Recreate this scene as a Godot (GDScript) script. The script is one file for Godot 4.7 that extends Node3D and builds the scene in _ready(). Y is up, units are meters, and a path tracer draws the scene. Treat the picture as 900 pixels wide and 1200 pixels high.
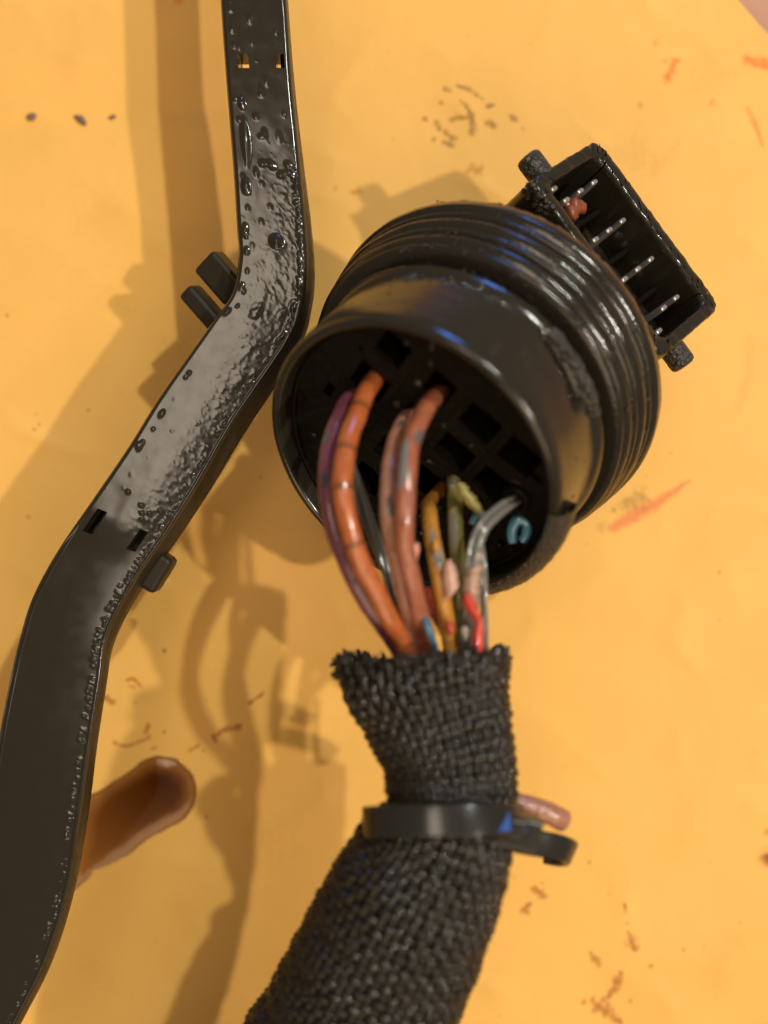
extends Node3D
# All shapes are worked out in millimetres and written in metres. One unit of the plan is MM metres.
const MM := 0.001
const EYE := 220.0            # height of the camera over the paper, mm
const PLAN := 0.1789          # mm on the paper per plan unit

var rng := RandomNumberGenerator.new()
var M := {}

# ---------------------------------------------------------------- geometry
class Soup:
	var v := PackedVector3Array()
	var n := PackedVector3Array()
	var c := PackedColorArray()
	var uv := PackedVector2Array()
	var ix := PackedInt32Array()

	func tri(a: int, b: int, d: int) -> void:
		ix.append(a); ix.append(b); ix.append(d)

	func vert(p: Vector3, nn := Vector3.ZERO, col := Color.WHITE, t := Vector2.ZERO) -> int:
		v.append(p); n.append(nn); c.append(col); uv.append(t)
		return v.size() - 1

	# rows: Array of PackedVector3Array of the same length; cols the same shape or empty
	func grid(rows: Array, wrap_j := false, cols: Array = [], hole = null) -> void:
		var at := v.size()
		var nj: int = rows[0].size()
		var ni: int = rows.size()
		for i in ni:
			for j in nj:
				vert(rows[i][j], Vector3.ZERO, cols[i][j] if cols.size() else Color.WHITE, Vector2(float(j) / nj, float(i) / ni))
		var lj := nj if wrap_j else nj - 1
		for i in ni - 1:
			for j in lj:
				if hole != null and hole.call(i, j):
					continue
				var a := at + i * nj + j
				var b := at + i * nj + (j + 1) % nj
				var d := at + (i + 1) * nj + (j + 1) % nj
				var e := at + (i + 1) * nj + j
				tri(a, b, d); tri(a, d, e)

	func cap(ring: PackedVector3Array, col := Color.WHITE) -> void:
		var mid := Vector3.ZERO
		for p in ring: mid += p
		var m := vert(mid / ring.size(), Vector3.ZERO, col)
		var at := v.size()
		for p in ring: vert(p, Vector3.ZERO, col)
		for j in ring.size():
			tri(m, at + (j + 1) % ring.size(), at + j)

	func quad(a: Vector3, b: Vector3, d: Vector3, e: Vector3, col := Color.WHITE) -> void:
		var at := v.size()
		vert(a, Vector3.ZERO, col); vert(b, Vector3.ZERO, col); vert(d, Vector3.ZERO, col); vert(e, Vector3.ZERO, col)
		tri(at, at + 1, at + 2); tri(at, at + 2, at + 3)

	# turn everything added since `from` (an index into ix) so that it faces outward
	func outward(from := 0, mid = null) -> void:
		if ix.size() <= from: return
		var o := Vector3.ZERO
		if mid == null:
			for k in range(from, ix.size()): o += v[ix[k]]
			o /= ix.size() - from
		else:
			o = mid
		var vol := 0.0
		for k in range(from, ix.size(), 3):
			var a := v[ix[k]] - o
			var b := v[ix[k + 1]] - o
			var d := v[ix[k + 2]] - o
			vol += a.dot(d.cross(b))
		if vol < 0.0:
			for k in range(from, ix.size(), 3):
				var t := ix[k + 1]
				ix[k + 1] = ix[k + 2]
				ix[k + 2] = t

	func face_up(from := 0, up := Vector3.UP) -> void:
		var s := 0.0
		for k in range(from, ix.size(), 3):
			s += (v[ix[k + 2]] - v[ix[k]]).cross(v[ix[k + 1]] - v[ix[k]]).dot(up)
		if s < 0.0:
			for k in range(from, ix.size(), 3):
				var t := ix[k + 1]
				ix[k + 1] = ix[k + 2]
				ix[k + 2] = t

	func mesh(origin: Vector3, mat: Material) -> ArrayMesh:
		var acc := PackedVector3Array()
		acc.resize(v.size())
		for k in range(0, ix.size(), 3):
			var a := ix[k]
			var b := ix[k + 1]
			var d := ix[k + 2]
			var f := (v[d] - v[a]).cross(v[b] - v[a])
			acc[a] += f; acc[b] += f; acc[d] += f
		var out := PackedVector3Array()
		out.resize(v.size())
		for i in v.size():
			out[i] = (v[i] - origin) * 0.001
			var q := n[i] if n[i] != Vector3.ZERO else acc[i]
			n[i] = q.normalized() if q.length() > 1e-12 else Vector3.UP
		var arr := []
		arr.resize(Mesh.ARRAY_MAX)
		arr[Mesh.ARRAY_VERTEX] = out
		arr[Mesh.ARRAY_NORMAL] = n
		arr[Mesh.ARRAY_COLOR] = c
		arr[Mesh.ARRAY_TEX_UV] = uv
		arr[Mesh.ARRAY_INDEX] = ix
		var m := ArrayMesh.new()
		m.add_surface_from_arrays(Mesh.PRIMITIVE_TRIANGLES, arr)
		m.surface_set_material(0, mat)
		return m


func at(x: float, y: float, h: float) -> Vector3:      # plan place and height -> mm
	var f := PLAN * (1.0 - h / EYE)
	return Vector3((x - 450.0) * f, h, (y - 600.0) * f)

func lin(r: float, g: float, b: float) -> Color:
	return Color(r, g, b).linear_to_srgb()

func obj(called: String, s: Soup, mat: Material, parent: Node = null, origin := Vector3.ZERO) -> MeshInstance3D:
	var o := MeshInstance3D.new()
	o.name = called
	o.mesh = s.mesh(origin, mat)
	if parent == null:
		o.position = origin * MM
		parent = self
	parent.add_child(o, true)
	return o

func put(called: String, mesh: Mesh, xf: Transform3D, parent: Node) -> MeshInstance3D:
	var o := MeshInstance3D.new()
	o.name = called
	o.mesh = mesh
	o.transform = xf
	parent.add_child(o, true)
	return o

func tag(o: Node, label: String, category: String, group := "", kind := "") -> Node:
	if label: o.set_meta("label", label)
	if category: o.set_meta("category", category)
	if group: o.set_meta("group", group)
	if kind: o.set_meta("kind", kind)
	return o

func thing(called: String, where: Vector3, label: String, category: String, group := "", b := Basis.IDENTITY) -> Node3D:
	var o := Node3D.new()
	o.name = called
	add_child(o, true)
	o.transform = Transform3D(b, where * MM)
	tag(o, label, category, group)
	return o

func spline(p: Array, t: float) -> Variant:            # Catmull-Rom through p at station t
	var k := clampi(int(floor(t)), 0, p.size() - 2)
	var f := t - k
	var a = p[maxi(k - 1, 0)]
	var b = p[k]
	var c = p[k + 1]
	var d = p[mini(k + 2, p.size() - 1)]
	return 0.5 * ((2.0 * b) + (c - a) * f + (2.0 * a - 5.0 * b + 4.0 * c - d) * f * f + (3.0 * b - a - 3.0 * c + d) * f * f * f)

func path(p: Array, count: int) -> PackedVector3Array: # evenly spaced points on the curve through p
	var dense := PackedVector3Array()
	var far := PackedFloat32Array()
	var many := 24 * (p.size() - 1)
	for i in many + 1:
		dense.append(spline(p, float(i) / 24.0))
		far.append(0.0 if i == 0 else far[i - 1] + dense[i].distance_to(dense[i - 1]))
	var out := PackedVector3Array()
	var k := 0
	for i in count:
		var want := far[many] * i / (count - 1.0)
		while k < many - 1 and far[k + 1] < want: k += 1
		out.append(dense[k].lerp(dense[k + 1], clampf((want - far[k]) / maxf(far[k + 1] - far[k], 1e-6), 0, 1)))
	return out

func frames(p: PackedVector3Array, side := Vector3.UP) -> Array:    # [tangent, side, other] at each point, without twist
	var out := []
	for i in p.size():
		var t := (p[mini(i + 1, p.size() - 1)] - p[maxi(i - 1, 0)]).normalized()
		side = (side - t * side.dot(t)).normalized()
		out.append([t, side, t.cross(side)])
	return out

# radius: a function (f along 0..1, angle) -> mm, tint the same -> Color
func tube(s: Soup, p: PackedVector3Array, sides: int, radius: Callable, tint = null, capped := true, side := Vector3.UP) -> void:
	var from := s.ix.size()
	var fr := frames(p, side)
	var rows := []
	var cols := []
	for i in p.size():
		var f := i / (p.size() - 1.0)
		var ring := PackedVector3Array()
		var cr := PackedColorArray()
		for j in sides:
			var a := TAU * j / sides
			ring.append(p[i] + (fr[i][1] * cos(a) + fr[i][2] * sin(a)) * radius.call(f, a))
			cr.append(tint.call(f, a) if tint != null else Color.WHITE)
		rows.append(ring); cols.append(cr)
	s.grid(rows, true, cols)
	if capped:
		var r0: PackedVector3Array = rows[0].duplicate()
		r0.reverse()
		s.cap(rows[rows.size() - 1], cols[cols.size() - 1][0])
		s.cap(r0, cols[0][0])
	# a tube's own sense: side x other = tangent, so one order is right for all
	orient_tube(s, from, rows)

func orient_tube(s: Soup, from: int, rows: Array) -> void:
	var mid := Vector3.ZERO
	for p in rows[0]: mid += p
	mid /= rows[0].size()
	var a := s.v[s.ix[from]]
	var b := s.v[s.ix[from + 1]]
	var d := s.v[s.ix[from + 2]]
	if (d - a).cross(b - a).dot(a - mid) < 0.0:
		for k in range(from, s.ix.size(), 3):
			var t := s.ix[k + 1]
			s.ix[k + 1] = s.ix[k + 2]
			s.ix[k + 2] = t

func rbox(s: Soup, xf: Transform3D, size: Vector3, r: float, tint := Color.WHITE) -> void:   # box with rounded edges
	var h := size * 0.5
	var knots := []
	for ax in 3:
		knots.append([-h[ax], -h[ax] + r * 0.3, -h[ax] + r, h[ax] - r, h[ax] - r * 0.3, h[ax]])
	var from := s.ix.size()
	for ax in 3:
		var u := (ax + 1) % 3
		var w := (ax + 2) % 3
		for sg in [-1.0, 1.0]:
			var base := s.v.size()
			for i in 6:
				for j in 6:
					var q := Vector3.ZERO
					q[ax] = h[ax] * sg
					q[u] = knots[u][i]
					q[w] = knots[w][j]
					var inner := q.clamp(-h + Vector3.ONE * r, h - Vector3.ONE * r)
					var dir := (q - inner).normalized()
					s.vert(xf * (inner + dir * r), (xf.basis * dir).normalized(), tint)
			for i in 5:
				for j in 5:
					var a := base + i * 6 + j
					if sg > 0:
						s.tri(a, a + 7, a + 6); s.tri(a, a + 1, a + 7)
					else:
						s.tri(a, a + 6, a + 7); s.tri(a, a + 7, a + 1)
	s.outward(from, xf.origin)

func lathe(s: Soup, prof: Array, segs: int, a0 := 0.0, a1 := TAU, bump = null) -> void:   # (radius, z) round local z
	var from := s.ix.size()
	var full := absf(a1 - a0 - TAU) < 1e-4
	var run := [prof[0]]
	for k in range(1, prof.size()):
		run.append(prof[k])
		var sharp: bool = k == prof.size() - 1
		if not sharp:
			var d1: Vector2 = (prof[k] - prof[k - 1]).normalized()
			var d2: Vector2 = (prof[k + 1] - prof[k]).normalized()
			sharp = d1.dot(d2) < 0.72
		if sharp:
			var rows := []
			for q in run:
				var ring := PackedVector3Array()
				for j in segs + (0 if full else 1):
					var a := a0 + (a1 - a0) * j / segs
					var r: float = q.x + (bump.call(a, q.y) if bump != null else 0.0)
					ring.append(Vector3(cos(a) * r, sin(a) * r, q.y))
				rows.append(ring)
			s.grid(rows, full)
			run = [prof[k]]
	s.outward(from)

func blob(s: Soup, where: Vector3, size: Vector3, b := Basis.IDENTITY, rough := 0.25, seed_ := 1, tint := Color.WHITE) -> void:
	var nz := FastNoiseLite.new()
	nz.seed = seed_
	nz.frequency = 0.9
	var from := s.ix.size()
	var rows := []
	var cols := []
	for i in 9:
		var ring := PackedVector3Array()
		var cr := PackedColorArray()
		for j in 14:
			var la := PI * i / 8.0 - PI / 2
			var lo := TAU * j / 14.0
			var d := Vector3(cos(la) * cos(lo), sin(la), cos(la) * sin(lo))
			ring.append(where + b * (d * size * (1.0 + rough * nz.get_noise_3dv(d * 1.6))))
			cr.append(tint)
		rows.append(ring); cols.append(cr)
	s.grid(rows, true, cols)
	s.outward(from, where)

# ---------------------------------------------------------------- materials
func noise_tex(freq: float, seed_: int, lo: float, hi: float, oct := 4, kind := FastNoiseLite.TYPE_SIMPLEX_SMOOTH, size := 512) -> NoiseTexture2D:
	var f := FastNoiseLite.new()
	f.noise_type = kind
	f.seed = seed_
	f.frequency = freq
	f.fractal_octaves = oct
	var t := NoiseTexture2D.new()
	t.width = size; t.height = size
	t.seamless = true
	t.noise = f
	var g := Gradient.new()
	g.set_color(0, Color(lo, lo, lo)); g.set_color(1, Color(hi, hi, hi))
	t.color_ramp = g
	return t

func plain(c: Color, rough: float, spec := 0.5, metal := 0.0) -> StandardMaterial3D:
	var m := StandardMaterial3D.new()
	m.albedo_color = c
	m.roughness = rough
	m.metallic_specular = spec
	m.metallic = metal
	return m

func triplanar(m: StandardMaterial3D, per_metre: float) -> StandardMaterial3D:
	m.uv1_triplanar = true
	m.uv1_scale = Vector3.ONE * per_metre
	return m

func make_materials() -> void:
	var smudge := noise_tex(0.012, 3, 0.55, 1.0, 5)
	var grain := noise_tex(0.09, 8, 0.0, 1.0, 4)
	var spatter := noise_tex(0.035, 21, 0.0, 1.0, 3, FastNoiseLite.TYPE_CELLULAR)
	# oily black plastic of the connector
	var k := triplanar(plain(lin(0.018, 0.0145, 0.0095), 0.20, 0.5), 34.0)
	k.roughness_texture = smudge
	k.heightmap_enabled = true
	k.heightmap_texture = grain
	k.heightmap_scale = 0.003
	M.black = k
	var b := triplanar(plain(lin(0.019, 0.015, 0.010), 0.21, 0.5), 40.0)
	b.roughness_texture = smudge
	M.bar = b
	var bs := triplanar(plain(lin(0.020, 0.016, 0.010), 0.5, 0.3), 40.0)
	bs.roughness_texture = smudge
	M.bar_side = bs
	var rub := triplanar(plain(lin(0.016, 0.013, 0.009), 0.22, 0.5), 30.0)
	rub.roughness_texture = smudge
	rub.heightmap_enabled = true
	rub.heightmap_texture = grain
	rub.heightmap_scale = 0.005
	M.rubber = rub
	var gr := triplanar(plain(lin(0.018, 0.014, 0.010), 0.13, 0.6), 90.0)
	gr.heightmap_enabled = true
	gr.heightmap_texture = spatter
	gr.heightmap_scale = 0.02
	M.grease = gr
	var crust := triplanar(plain(lin(0.030, 0.024, 0.018), 0.4, 0.5), 60.0)
	crust.heightmap_enabled = true
	crust.heightmap_texture = spatter
	crust.heightmap_scale = 0.09
	M.crust = crust
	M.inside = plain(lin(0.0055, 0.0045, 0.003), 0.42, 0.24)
	M.bead = plain(lin(0.022, 0.016, 0.010), 0.06, 0.6)
	M.dust = plain(lin(0.11, 0.06, 0.03), 0.7, 0.3)
	M.pin = plain(lin(0.55, 0.51, 0.45), 0.38, 0.5, 0.85)
	M.rust = plain(lin(0.22, 0.055, 0.02), 0.35, 0.6)
	var w := plain(Color.WHITE, 0.24, 0.5)
	w.vertex_color_use_as_albedo = true
	w.clearcoat_enabled = true
	w.clearcoat = 0.35
	w.clearcoat_roughness = 0.05
	M.wire = w
	var cl := plain(Color.WHITE, 0.16, 0.75)
	cl.vertex_color_use_as_albedo = true
	M.clear = cl
	M.yarn = plain(lin(0.013, 0.010, 0.0065), 0.24, 0.40)
	M.yarn.clearcoat_enabled = true
	M.yarn.clearcoat = 0.22
	M.yarn.clearcoat_roughness = 0.14
	M.yarn_dull = plain(lin(0.012, 0.0095, 0.007), 0.45, 0.35)
	M.tie = plain(lin(0.016, 0.015, 0.013), 0.2, 0.5)
	var oil := plain(Color(1, 1, 1, 1), 0.3, 0.2)
	oil.vertex_color_use_as_albedo = true
	oil.transparency = BaseMaterial3D.TRANSPARENCY_ALPHA
	oil.clearcoat_enabled = true
	oil.clearcoat = 1.0
	oil.clearcoat_roughness = 0.03
	M.oil = oil
	M.grit = triplanar(plain(lin(0.16, 0.11, 0.08), 0.6, 0.4), 200.0)
	var wood := triplanar(plain(lin(0.42, 0.19, 0.10), 0.45, 0.4), 9.0)
	wood.albedo_texture = noise_tex(0.006, 5, 0.8, 1.0, 5)
	M.wood = wood

# ---------------------------------------------------------------- paper
func stroke(px: PackedByteArray, w: int, h: int, pts: Array, col: Color, a: float, rag := 0.45, soft := 0.8) -> void:
	# pts: [x, y, radius] along the smear, in plan units; the image starts at (-300, -300)
	var nz := FastNoiseLite.new()
	nz.seed = int(pts[0][0] * 7 + pts[0][1])
	nz.frequency = 0.09
	nz.fractal_octaves = 3
	var x0 := 1e9
	var y0 := 1e9
	var x1 := -1e9
	var y1 := -1e9
	for p in pts:
		x0 = minf(x0, p[0] - p[2] * 1.6); x1 = maxf(x1, p[0] + p[2] * 1.6)
		y0 = minf(y0, p[1] - p[2] * 1.6); y1 = maxf(y1, p[1] + p[2] * 1.6)
	for y in range(int(y0), int(y1) + 1):
		for x in range(int(x0), int(x1) + 1):
			var ix := x + 300
			var iy := y + 300
			if ix < 0 or iy < 0 or ix >= w or iy >= h: continue
			var best := -9.0
			for k in pts.size():
				var p = pts[k]
				var q = pts[mini(k + 1, pts.size() - 1)]
				var pa := Vector2(p[0], p[1])
				var d := Vector2(q[0], q[1]) - pa
				var t := clampf((Vector2(x, y) - pa).dot(d) / maxf(d.length_squared(), 1e-6), 0, 1)
				var r: float = lerpf(p[2], q[2], t)
				best = maxf(best, 1.0 - (Vector2(x, y) - pa - d * t).length() / r)
			best += nz.get_noise_2d(x, y) * rag * 1.6
			var f := clampf(best / soft, 0.0, 1.0) * a * (0.75 + 0.5 * nz.get_noise_2d(x * 2.1 + 50, y * 2.1))
			if f <= 0.0: continue
			f = minf(f, 1.0)
			var o := (iy * w + ix) * 3
			px[o] = int(lerpf(px[o], col.r * 255, f))
			px[o + 1] = int(lerpf(px[o + 1], col.g * 255, f))
			px[o + 2] = int(lerpf(px[o + 2], col.b * 255, f))

func paper_texture() -> ImageTexture:
	var w := 1600
	var h := 1800
	var a := FastNoiseLite.new()
	a.seed = 4; a.frequency = 0.006; a.fractal_octaves = 4
	var b := FastNoiseLite.new()
	b.seed = 9; b.frequency = 0.25; b.fractal_octaves = 2
	var ia := a.get_image(w, h, false, false, true).get_data()
	var ib := b.get_image(w, h, false, false, true).get_data()
	var base := lin(PAPER.r, PAPER.g, PAPER.b)
	var px := PackedByteArray()
	px.resize(w * h * 3)
	var R := base.r * 255
	var G := base.g * 255
	var B := base.b * 255
	for i in w * h:
		var f := 1.0 + (ia[i] - 128) * 0.00016 + (ib[i] - 128) * 0.00010
		px[i * 3] = int(minf(R * f, 255.0))
		px[i * 3 + 1] = int(G * f)
		px[i * 3 + 2] = int(B * (f * 2.0 - 1.0))
	var olive := Color(0.44, 0.30, 0.10)
	var brown := Color(0.56, 0.29, 0.09)
	var orange := Color(0.80, 0.40, 0.14)
	var red := Color(0.80, 0.33, 0.22)
	var dark := Color(0.16, 0.10, 0.05)
	# black fingerprint near the top
	for s in [[[536, 100, 3], [552, 106, 4], [566, 116, 2]], [[521, 104, 4], [527, 106, 4]], [[540, 118, 3], [550, 130, 5], [554, 145, 7], [553, 157, 5]], [[530, 138, 5], [546, 138, 4]],
			[[572, 143, 5], [580, 147, 5]], [[600, 137, 5], [604, 139, 4]], [[498, 138, 4]], [[511, 144, 4], [515, 151, 3]], [[521, 153, 4], [531, 161, 5]], [[520, 166, 4], [530, 170, 4]], [[517, 120, 4]], [[612, 150, 3]], [[570, 124, 3], [578, 122, 3]], [[508, 163, 3]]]:
		stroke(px, w, h, s, olive, 0.7, 0.5)
	stroke(px, w, h, [[550, 198, 6], [561, 199, 8]], brown, 0.5, 0.5)
	stroke(px, w, h, [[412, 225, 3], [421, 224, 6]], brown, 0.5)
	stroke(px, w, h, [[392, 220, 4]], brown, 0.25)
	stroke(px, w, h, [[791, 72, 7], [786, 82, 6], [781, 91, 8]], orange, 0.8, 0.5)
	for s in [[770, 49, 6], [834, 119, 6], [750, 123, 5], [779, 71, 4]]: stroke(px, w, h, [s], brown, 0.3)
	stroke(px, w, h, [[876, 69, 8], [890, 73, 9], [910, 77, 10]], orange, 0.85, 0.25)
	stroke(px, w, h, [[875, 125, 3], [884, 145, 5], [893, 170, 3]], orange, 0.6, 0.3)
	stroke(px, w, h, [[880, 395, 6], [876, 440, 10], [864, 480, 6]], red, 0.10, 0.4)
	stroke(px, w, h, [[718, 618, 8], [735, 607, 12], [765, 592, 10], [790, 575, 6], [808, 562, 2]], red, 0.6, 0.2, 0.8)
	stroke(px, w, h, [[732, 590, 10], [748, 585, 14]], olive, 0.4, 0.6)
	stroke(px, w, h, [[720, 598, 4]], dark, 0.6)
	stroke(px, w, h, [[706, 617, 8]], olive, 0.2)
	stroke(px, w, h, [[842, 670, 2.5]], olive, 0.5)
	# oily specks at the lower right
	for s in [[[624, 1040, 4], [633, 1046, 7], [638, 1050, 5]], [[615, 1066, 7], [621, 1058, 3]], [[636, 1034, 3]], [[736, 1093, 3], [739, 1103, 8], [744, 1110, 6]], [[692, 1116, 2], [697, 1124, 6], [702, 1131, 4]],
			[[727, 1140, 4], [722, 1152, 8], [716, 1163, 5], [712, 1168, 5]], [[695, 1174, 6], [704, 1180, 11], [712, 1185, 8]], [[718, 1192, 6], [725, 1198, 6]], [[683, 1175, 4]], [[800, 1113, 3]], [[762, 1131, 3]],
			[[731, 1058, 2], [732, 1068, 2]], [[734, 1081, 2]], [[739, 1173, 2]], [[643, 1078, 2]], [[653, 1012, 1.5]]]:
		stroke(px, w, h, s, brown, 0.75, 0.5)
	stroke(px, w, h, [[899, 1006, 15]], brown, 0.35, 0.15)
	stroke(px, w, h, [[899, 1006, 9]], Color(0.42, 0.17, 0.04), 0.9, 0.2)
	stroke(px, w, h, [[898, 975, 5]], brown, 0.4)
	# dried traces left of the bundle
	for s in [[[148, 797, 2], [155, 795, 2.5], [161, 800, 2.5], [166, 806, 2]], [[150, 803, 1.5], [158, 806, 2]], [[124, 818, 5], [131, 822, 4]], [[173, 848, 2], [171, 858, 4]], [[133, 871, 2], [150, 874, 2.5], [165, 868, 2.5], [176, 863, 2]],
			[[134, 870, 4]], [[193, 857, 3]], [[178, 877, 2], [183, 875, 2]], [[250, 862, 3], [262, 856, 4], [276, 853, 5], [282, 849, 3]], [[252, 869, 2], [250, 862, 3]], [[224, 878, 4], [232, 873, 2]], [[238, 879, 2]], [[292, 824, 3], [301, 817, 3], [308, 811, 2]]]:
		stroke(px, w, h, s, brown, 0.8, 0.5)
	for s in [[40, 503], [33, 605], [45, 497], [8, 369], [346, 256], [103, 480], [690, 1010], [241, 957], [305, 559]]:
		stroke(px, w, h, [[s[0], s[1], 2.2]], dark, 0.7, 0.2)
	stroke(px, w, h, [[192, 762, 3]], dark, 0.95, 0.2)
	stroke(px, w, h, [[205, 0, 5], [212, 2, 5]], orange, 0.7)
	rng.seed = 90
	for k in 260:
		stroke(px, w, h, [[rng.randf_range(-250, 1200), rng.randf_range(-250, 1400), rng.randf_range(0.8, 1.8)]], brown if k % 3 else dark, rng.randf_range(0.15, 0.5), 0.3, 0.6)
	for k in 26:                                       # faint oily smudges
		var x := rng.randf_range(0, 900)
		var y := rng.randf_range(0, 1200)
		stroke(px, w, h, [[x, y, rng.randf_range(8, 30)], [x + rng.randf_range(-50, 50), y + rng.randf_range(-40, 40), rng.randf_range(5, 20)]], Color(0.74, 0.52, 0.22), rng.randf_range(0.05, 0.16), 0.7, 1.0)
	return ImageTexture.create_from_image(Image.create_from_data(w, h, false, Image.FORMAT_RGB8, px))

const PAPER := Color(0.74, 0.405, 0.096)

func crease(x: float, y: float) -> float:              # height of the sheet in mm at a plan place
	var nz := 0.0
	var line := 143.0 - 0.07 * x
	var d := (y - line) * PLAN
	var w := 15.0 if d < 0 else 9.0
	var f := clampf((430.0 - x) / 260.0, 0.0, 1.0)
	nz -= 2.0 * exp(-absf(d) / w) * f
	var d2 := ((y - 70.0) + 0.2 * (x - 700.0)) * PLAN  # faint second fold towards the right
	nz -= 0.25 * exp(-absf(d2) / 2.5) * clampf((x - 480.0) / 200.0, 0, 1)
	return nz

func build_paper() -> void:
	var top := Soup.new()
	var nz := FastNoiseLite.new()
	nz.seed = 12; nz.frequency = 0.004; nz.fractal_octaves = 2
	var wr := FastNoiseLite.new()
	wr.seed = 23; wr.frequency = 0.0042; wr.fractal_type = FastNoiseLite.FRACTAL_RIDGED; wr.fractal_octaves = 2
	var rows := []
	for j in 301:
		var y := -300.0 + 1800.0 * j / 300.0
		var right := minf(1300.0, 865.0 + 0.921 * y)
		var r := PackedVector3Array()
		for i in 241:
			var x := lerpf(-300.0, right, i / 240.0)
			r.append(Vector3((x - 450) * PLAN, crease(x, y) + nz.get_noise_2d(x, y) * 0.35 + pow(maxf(0.0, wr.get_noise_2d(x * 0.8, y)), 3.0) * 0.5, (y - 600) * PLAN))
		rows.append(r)
	top.grid(rows)
	top.face_up()
	for i in top.v.size():
		top.uv[i] = Vector2((top.v[i].x / PLAN + 750.0) / 1600.0, (top.v[i].z / PLAN + 900.0) / 1800.0)
	# the folded edges of the sheet, down to the table
	var from := top.ix.size()
	for side in 2:
		var a := PackedVector3Array()
		var b := PackedVector3Array()
		for r in rows:
			var p: Vector3 = r[r.size() - 1] if side else r[0]
			a.append(p); b.append(Vector3(p.x, -2.9, p.z))
		top.grid([a, b])
	top.outward(from)
	var m := plain(Color.WHITE, 0.62, 0.35)
	m.albedo_texture = paper_texture()
	var fibre := noise_tex(0.12, 31, 0.0, 1.0, 4)
	m.heightmap_enabled = true
	m.heightmap_texture = fibre
	m.heightmap_scale = 0.007
	var o := obj("envelope", top, m)
	tag(o, "creased orange-yellow paper envelope spread under everything, stained with oil", "envelope")
	var table := Soup.new()
	rbox(table, Transform3D(Basis.IDENTITY, Vector3(20, -18.0, 0)), Vector3(620, 30, 520), 3.0)
	tag(obj("table_top", table, M.wood), "brown wooden table top seen past the envelope's corner", "", "", "structure")

# ---------------------------------------------------------------- flat bar
const LEFT := [[237, -450], [243, -350], [249, -250], [255, -150], [263, 0], [270, 100], [278, 200], [282, 265], [284, 300], [276, 343], [251, 380], [192, 464], [154, 525], [111, 588], [70, 648], [41, 702], [26, 750], [16, 792], [2, 864], [-14, 960], [-32, 1050], [-55, 1130], [-90, 1210], [-130, 1290]]
const RIGHT := [[302, -450], [308, -350], [314, -250], [320, -150], [331, 0], [338, 100], [348, 200], [354, 265], [356, 305], [351, 350], [333, 398], [270, 492], [231, 560], [192, 622], [158, 672], [132, 718], [118, 754], [112, 798], [100, 872], [88, 956], [74, 1045], [50, 1124], [13, 1200], [-27, 1282]]
const OUTER := [[309, -450], [314, -350], [320, -250], [326, -150], [336, 0], [345, 100], [357, 200], [365, 265], [369, 315], [366, 358], [350, 410], [288, 506], [247, 574], [207, 634], [170, 685], [144, 730], [131, 764], [125, 803], [114, 874], [103, 960], [86, 1050], [60, 1130], [22, 1205], [-18, 1288]]
const RISE := [33, 33, 33, 33, 33, 33, 33, 33, 33, 33, 33, 33, 33.5, 34, 34.5, 35, 35.5, 36, 37, 38, 39, 40, 41, 42]
const SLOTS := [[1.60, 1.78, 0.15, 0.33], [1.60, 1.78, 0.80, 0.94], [10.08, 10.52, 0.08, 0.21], [10.12, 10.56, 0.70, 0.82]]

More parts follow.
